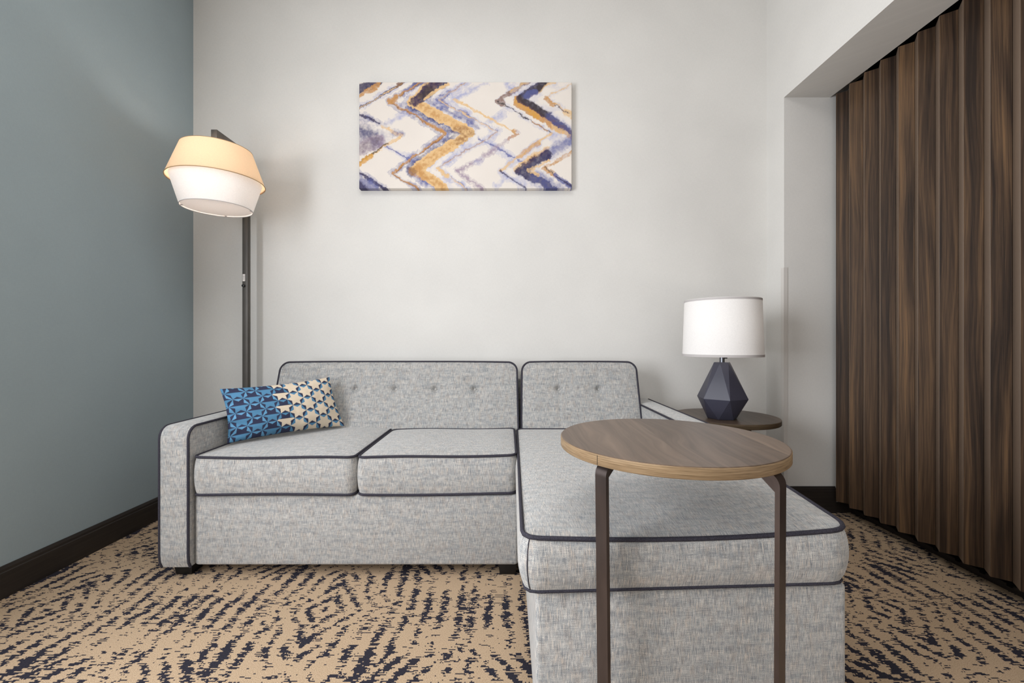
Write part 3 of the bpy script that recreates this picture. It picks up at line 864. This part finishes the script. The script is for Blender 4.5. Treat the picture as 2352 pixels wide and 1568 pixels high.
    wash([(110, 560), (330, 640)], 130, 'blue', 0.8); stroke([(110, 560), (260, 620)], 60, 'navy', 60, 0.55, 0.4); stroke([(120, 740), (320, 660)], 66, 'mauve', 26, 0.85, 0.3); stroke([(120, 740), (300, 660)], 46, 'dark', 50, 0.45, 0.5)
    a = [(100, 400), (350, 520), (535, 620), (100, 890)]
    wash([(100, 400), (380, 530)], 42, 'blue', 0.85); stroke([(100, 400), (320, 500)], 9, 'navy', 5, 0.85); stroke([(340, 520), (535, 620), (100, 890)], 14, 'lgold', 4, 0.95, 0.3); stroke([(400, 700), (100, 880)], 9, 'dark', 4, 0.85, 0.2); stroke([(230, 820), (110, 890)], 24, 'amber', 7, 0.9, 0.2)
    wash([(535, 600), (450, 570)], 34, 'blue', 0.7)
    a = [(100, 985), (390, 1160)]; wash(a, 34, 'blue', 0.8); stroke(a, 13, 'navy', 6, 0.9, 0.1); stroke([(100, 1130), (200, 1160)], 90, 'blue', 30, 0.8, 0.2); stroke([(100, 1110), (150, 1160)], 46, 'navy', 20, 0.85)
    return np.clip(col, 0.0, 1.0)

def make_art():
    x0, x1, z0, z1 = -0.8265, 0.3570, 1.7505, 2.3425
    yf, yb = 2.422, 2.458
    nx, ny = 590, 300
    c = paint(nx, ny)
    U, V = np.meshgrid(np.linspace(x0, x1, nx + 1), np.linspace(z0, z1, ny + 1), indexing='ij')
    # the front edge is softly rounded, the print wraps round the stretcher
    r = 0.003
    ex = np.minimum(U - x0, x1 - U); ez = np.minimum(V - z0, z1 - V); e = np.minimum(ex, ez)
    Y = yf + r - np.sqrt(np.clip(r * r - (r - np.minimum(e, r)) ** 2, 0, None))
    v = np.stack([U, Y, V], -1).reshape(-1, 3)
    idx = np.arange(v.shape[0]).reshape(nx + 1, ny + 1)
    loop = np.concatenate([idx[:-1, 0], idx[-1, :-1], idx[:0:-1, -1], idx[0, :0:-1]])
    back = v[loop].copy(); back[:, 1] = yb
    m = len(loop); k0 = len(v)
    nb = np.arange(m); nxt = (nb + 1) % m
    side = np.stack([loop[nb], k0 + nb, k0 + nxt, loop[nxt]], -1)
    cc = c.reshape(-1, 3)
    V_ = np.concatenate([v, back]); F_ = np.concatenate([grid_faces(nx, ny), side])
    org = np.array([(x0 + x1) / 2, yb, z0])
    me = fast_mesh('canvas_painting', V_ - org, F_, np.concatenate([cc, cc[loop]]))
    bm = bmesh.new(); bm.from_mesh(me)
    bm.verts.ensure_lookup_table(); bm.faces.new([bm.verts[k0 + i] for i in range(m)])
    bmesh.ops.recalc_face_normals(bm, faces=bm.faces); bm.to_mesh(me); bm.free()
    o = link('canvas_painting', me, MAT_ART, angle=40); o.location = org
    o['label'] = 'abstract canvas of navy and gold watercolour zigzags hanging above the sofa'; o['category'] = 'painting'
make_art()

# ------------------------------------------------------------------ round tables
def flat_bar(path, width_dir, w, t):
    """sweeps a flat rectangle (width w along the fixed width_dir, thickness t) along path"""
    P = [Vector(p) for p in path]; Wd = Vector(width_dir).normalized(); n = len(P); v = []; f = []
    for i in range(n):
        T = (P[min(i + 1, n - 1)] - P[max(i - 1, 0)]).normalized(); N = T.cross(Wd).normalized()
        for a, b in ((-1, -1), (1, -1), (1, 1), (-1, 1)): v.append(P[i] + Wd * (a * w / 2) + N * (b * t / 2))
    for i in range(n - 1):
        for k in range(4): f.append((i * 4 + k, i * 4 + (k + 1) % 4, i * 4 + 4 + (k + 1) % 4, i * 4 + 4 + k))
    f += [(3, 2, 1, 0), tuple(range((n - 1) * 4, n * 4))]
    return MB().add(v, f)

def round_table(name, label, cx, cy, R, h, legs, mtop, medge, group=None, thick=0.024, base_y=None):
    root = thing(name, label, 'table', (cx, cy, 0), group)
    off = (cx, cy, 0)
    m = MB(); m.lathe([(0.001, h), (R - 0.004, h), (R - 0.0022, h), (R - 0.0012, h - 0.0007), (R - 0.0012, h - 0.0015)], cx, cy, 128, False, False)
    m.lathe([(R - 0.0012, h - thick + 0.001), (0.001, h - thick + 0.001)], cx, cy, 128)
    top = link('tabletop', m.mesh('tabletop', off), mtop, root, angle=50)
    m = MB(); m.lathe([(R - 0.0013, h - 0.0012), (R, h - 0.0022), (R, h - thick + 0.002), (R - 0.002, h - thick), (R - 0.012, h - thick)], cx, cy, 128)
    link('edge_band', m.mesh('edge_band', off), medge, top, angle=50)
    # joint line where the edge band's ends meet
    ja = math.radians(218)
    jx, jy = cx + (R + 0.0002) * math.cos(ja), cy + (R + 0.0002) * math.sin(ja)
    m = MB().tube([(jx, jy, h - 0.003), (jx, jy, h - thick + 0.002)], 0.0005, False, 6)
    link('band_joint', m.mesh('band_joint', off), MAT_BASE, top)
    feet = []
    zt = h - thick - 0.0045
    for (lx, ly, dirx, diry, inx, iny) in legs:
        d = Vector((dirx, diry, 0)).normalized(); r = 0.024
        wd = Vector((-d.y, d.x, 0))
        base = Vector((lx, ly, 0))
        path = []
        for k in range(4): path.append(base - d * (0.13 - (0.13 - r) * k / 3) + Vector((0, 0, zt)))
        for k in range(1, 9):
            a = PI / 2 * k / 8; path.append(base - d * (r - r * math.sin(a)) + Vector((0, 0, zt - r + r * math.cos(a))))
        for k in range(1, 13):
            t = k / 12; path.append(base + Vector((inx, iny, 0)) * t + Vector((0, 0, (zt - r) * (1 - t) + 0.0101 * t)))
        o = link('leg', flat_bar(path, wd, 0.030, 0.009).mesh('leg', off), MAT_LEG, root, angle=35)
        # brace welded inside the bend
        q = base - d * 0.0055
        tri = [q - d * 0.040 + Vector((0, 0, zt - 0.0055)), q + Vector((0, 0, zt - 0.042)), q - d * 0.0005 + Vector((0, 0, zt - 0.010))]
        v = [p + wd * s for s in (-0.002, 0.002) for p in tri]
        link('brace', MB().add(v, [(0, 1, 2), (5, 4, 3), (0, 3, 4, 1), (1, 4, 5, 2), (2, 5, 3, 0)]).mesh('brace', off), MAT_LEG, o, smooth=False)
        feet.append((lx + inx, ly + iny))
    by = base_y if base_y is not None else cy + R * 0.9
    m = MB()
    (xa, ya), (xb, yb_) = feet
    sgn = 1 if by > max(ya, yb_) else -1
    z0, z1 = 0.001, 0.010
    for x, y in feet: m.box(x - 0.015, x + 0.015, min(y, by) - 0.012 * (sgn > 0), max(y, by) + 0.012 * (sgn < 0), z0, z1)
    m.box(min(xa, xb) - 0.015, max(xa, xb) + 0.015, by - 0.015, by + 0.015, z0 + 0.0002, z1 - 0.0002)
    link('base', m.mesh('base', off, 0.0012), MAT_LEG, root, angle=35)
    return root
s = lambda d: math.sin(math.radians(d)); c_ = lambda d: math.cos(math.radians(d))
round_table('side_table', 'large round walnut-topped table with bronze bar legs standing over the chaise in front', 0.384, 1.05, 0.254, 0.6695,
            [(0.384 - 0.232 * s(53), 1.05 - 0.220 * c_(53), -s(55), -c_(55), 0.006, 0.0), (0.384 + 0.248 * s(37.5), 1.05 - 0.248 * c_(37.5), s(37), -c_(37), -0.003, 0.0)],
            MAT_TOP, MAT_EDGE, thick=0.0245, base_y=1.22)
round_table('side_table', 'dark round walnut side table in the corner carrying the white-shaded lamp', 1.078, 2.160, 0.240, 0.532,
            [(1.078 - 0.17, 2.160 + 0.10, -0.86, 0.5, 0, 0), (1.078 + 0.17, 2.160 + 0.10, 0.86, 0.5, 0, 0)],
            MAT_TOP2, MAT_EDGE2, thick=0.024, base_y=1.98)

# ------------------------------------------------------------------ lamps
def bulb(root, loc, off, power, col, rad=0.03):
    l = bpy.data.lights.new('bulb', 'POINT'); l.energy = power; l.color = col; l.shadow_soft_size = rad
    o = bpy.data.objects.new('bulb', l); C.objects.link(o); o.parent = root
    o.location = (loc[0] - off[0], loc[1] - off[1], loc[2] - off[2]); return o
def ring(r, z, cx, cy, rt, n=96): return [(cx + r * math.cos(2 * PI * k / n), cy + r * math.sin(2 * PI * k / n), z) for k in range(n)]

def table_lamp():
    cx, cy, z0 = 1.029, 2.090, 0.5325
    off = (cx, cy, z0)
    root = thing('table_lamp', 'table lamp with faceted navy base and white drum shade on the corner table', 'lamp', off)
    cam_dir = math.atan2(-cy, -cx)                      # facets are turned the way they stand on the table
    def ringp(r, z, a0): return [(cx + r * math.cos(a0 + k * PI / 3), cy + r * math.sin(a0 + k * PI / 3), z) for k in range(6)]
    aeq = cam_dir - math.radians(17)
    # measured counter-clockwise seen from above
    aeq = cam_dir + math.radians(17)
    at = aeq + PI / 6
    bot = ringp(0.066, z0, at); eq = ringp(0.114, z0 + 0.098, aeq); top = ringp(0.036, z0 + 0.268, at)
    v = bot + eq + top; f = []
    for k in range(6):
        f.append((k, 6 + (k + 1) % 6, 6 + k)) if False else None
    for k in range(6):
        j = (k + 1) % 6
        f.append((6 + k, 6 + j, k)); f.append((k, 6 + j, j))              # lower: triangle down, triangle up
        f.append((6 + k, 12 + k, 6 + j)); f.append((12 + k, 12 + j, 6 + j))
    f = [q for q in f if q]; f.append(tuple(range(6))[::-1]); f.append(tuple(range(12, 18)))
    me = MB().add(v, f).mesh('base', off, 0.0012, 2)
    link('base', me, MAT_LAMP, root, angle=12)
    m = MB().lathe([(0.0115, z0 + 0.267), (0.0115, z0 + 0.33), (0.009, z0 + 0.33), (0.009, z0 + 0.36)], cx, cy, 24, True, True)
    nk = link('neck', m.mesh('neck', off), MAT_CHROME, root, angle=40)
    m = MB().tube([(cx + 0.010, cy - 0.004, z0 + 0.292), (cx + 0.021, cy - 0.009, z0 + 0.292)], 0.0065, False, 12)
    link('switch_knob', m.mesh('switch_knob', off), MAT_KNOB, nk, angle=40)
    zb, zt, rb, rt = 0.830, 1.099, 0.177, 0.168
    sh = link('shade', MB().lathe([(rb + (rt - rb) * k / 12, zb + (zt - zb) * k / 12) for k in range(13)], cx, cy, 96).mesh('shade', off), MAT_SH_W, root)
    for r, z, q in ((rb, zb, 1), (rt, zt, -1)):
        link('rim', MB().lathe([(r + 0.0012, z - 0.001), (r + 0.0012, z + q * 0.010), (r - 0.0012, z + q * 0.010), (r - 0.0012, z - 0.001), (r + 0.0012, z - 0.001)], cx, cy, 96).mesh('rim', off), MAT_RIM, sh, angle=60)
    m = MB()
    for k in range(3):
        a = k * 2 * PI / 3 + 0.4
        m.tube([(cx, cy, zt - 0.03), (cx + (rt - 0.002) * math.cos(a), cy + (rt - 0.002) * math.sin(a), zt - 0.012)], 0.0015, False, 6)
    m.tube([(cx, cy, z0 + 0.355), (cx, cy, zt - 0.028)], 0.003, False, 8)
    link('harp', m.mesh('harp', off), MAT_CHROME, root)
    bulb(root, (cx + 0.0, cy - 0.02, 0.985), off, 0.42, (1.0, 0.97, 0.90), 0.035)
table_lamp()

def floor_lamp():
    ax0, ax1 = -1.4315, -1.4025; cx, cy = -1.4010, 2.100
    off = (-1.417, 2.362, 0)
    root = thing('floor_lamp', 'tall dark bronze floor lamp with tan and white double shade in the left corner', 'lamp', off)
    zt = 1.9225
    link('base', MB().box(-1.585, -1.335, 2.12, 2.43, 0.001, 0.022).mesh('base', off, 0.003), MAT_POLE, root)
    po = link('pole', MB().box(ax0, ax1, 2.348, 2.376, 0.020, zt - 0.0405).mesh('pole', off, 0.0015), MAT_POLE, root)
    link('arm', MB().box(ax0, ax1, 2.100, 2.376, zt - 0.040, zt).mesh('arm', off, 0.0012), MAT_POLE, root)
    link('seam_strip', MB().box(ax1 - 0.0005, ax1 + 0.0012, 2.359, 2.365, 0.03, zt - 0.05).mesh('seam_strip', off), MAT_POLE, po)
    # rating sticker and turn switch on the pole's front
    zs = 0.9 - (637.5 - 784) * 2.348 / 1000
    st = link('sticker', MB().box(-1.4283, -1.4155, 2.3468, 2.3482, zs - 0.019, zs + 0.019).mesh('sticker', off), Mat('white_paper', 0.6, 0.2, col=L4(226, 220, 216)).m, po, smooth=False)
    m = MB()
    for dz, w in ((0.008, 0.0045), (0.0015, 0.0035), (-0.0075, 0.0045)): m.box(-1.4222 - w, -1.4222 + w, 2.3462, 2.3469, zs + dz - 0.0012, zs + dz + 0.0012)
    link('print', m.mesh('print', off), Mat('grey_ink', 0.7, 0.1, col=L4(150, 146, 146)).m, st, smooth=False)
    zk = zs - 0.044
    link('switch_knob', MB().tube([(-1.4218, 2.349, zk), (-1.4218, 2.337, zk)], 0.0075, False, 16).mesh('switch_knob', off, 0.001), MAT_KNOB, po, angle=40)
    # stem and socket
    m = MB().lathe([(0.006, 1.80), (0.006, zt - 0.041)], -1.417, cy + 0.02, 16, True, True)
    m.lathe([(0.018, 1.74), (0.018, 1.81)], -1.417, cy + 0.02, 20, True, True)
    link('socket', m.mesh('socket', off), MAT_POLE, root, angle=40)
    zu1, zu0, ru1, ru0 = 1.822, 1.667, 0.149, 0.2035
    up = link('upper_shade', MB().lathe([(ru0 + (ru1 - ru0) * k / 10, zu0 + (zu1 - zu0) * k / 10) for k in range(11)], cx, cy, 96).mesh('upper_shade', off), MAT_SH_T, root)
    up['label'] = 'tan linen upper shade'
    link('rim', MB().tube(ring(ru0, zu0, cx, cy, 0), 0.0018, True, 6).mesh('rim', off), MAT_RIM_T, up)
    link('rim', MB().tube(ring(ru1, zu1, cx, cy, 0), 0.0014, True, 6).mesh('rim', off), MAT_RIM_T, up)
    zl1, zl0, rl1, rl0 = 1.676, 1.540, 0.189, 0.149
    lo = link('lower_shade', MB().lathe([(rl0 + (rl1 - rl0) * k / 10, zl0 + (zl1 - zl0) * k / 10) for k in range(11)], cx, cy, 96).mesh('lower_shade', off), MAT_SH_W, root)
    lo['label'] = 'white linen lower shade'
    link('rim', MB().tube(ring(rl0, zl0, cx, cy, 0), 0.0016, True, 6).mesh('rim', off), MAT_RIM, lo)
    link('diffuser', MB().lathe([(0.001, zl0 + 0.006), (rl0 - 0.002, zl0 + 0.006)], cx, cy, 96).mesh('diffuser', off), MAT_DIFF, root)
    for a in (0.35, 1.9, 3.5, 5.0):
        x, y = cx + (rl0 - 0.006) * math.cos(a), cy + (rl0 - 0.006) * math.sin(a)
        link('clip', MB().box(x - 0.004, x + 0.004, y - 0.004, y + 0.004, zl0 + 0.0015, zl0 + 0.0045).mesh('clip', off), MAT_RIM, lo, smooth=False)
    bulb(root, (cx - 0.01, cy - 0.03, 1.735), off, 2.25, (1.0, 0.94, 0.88), 0.03)
floor_lamp()
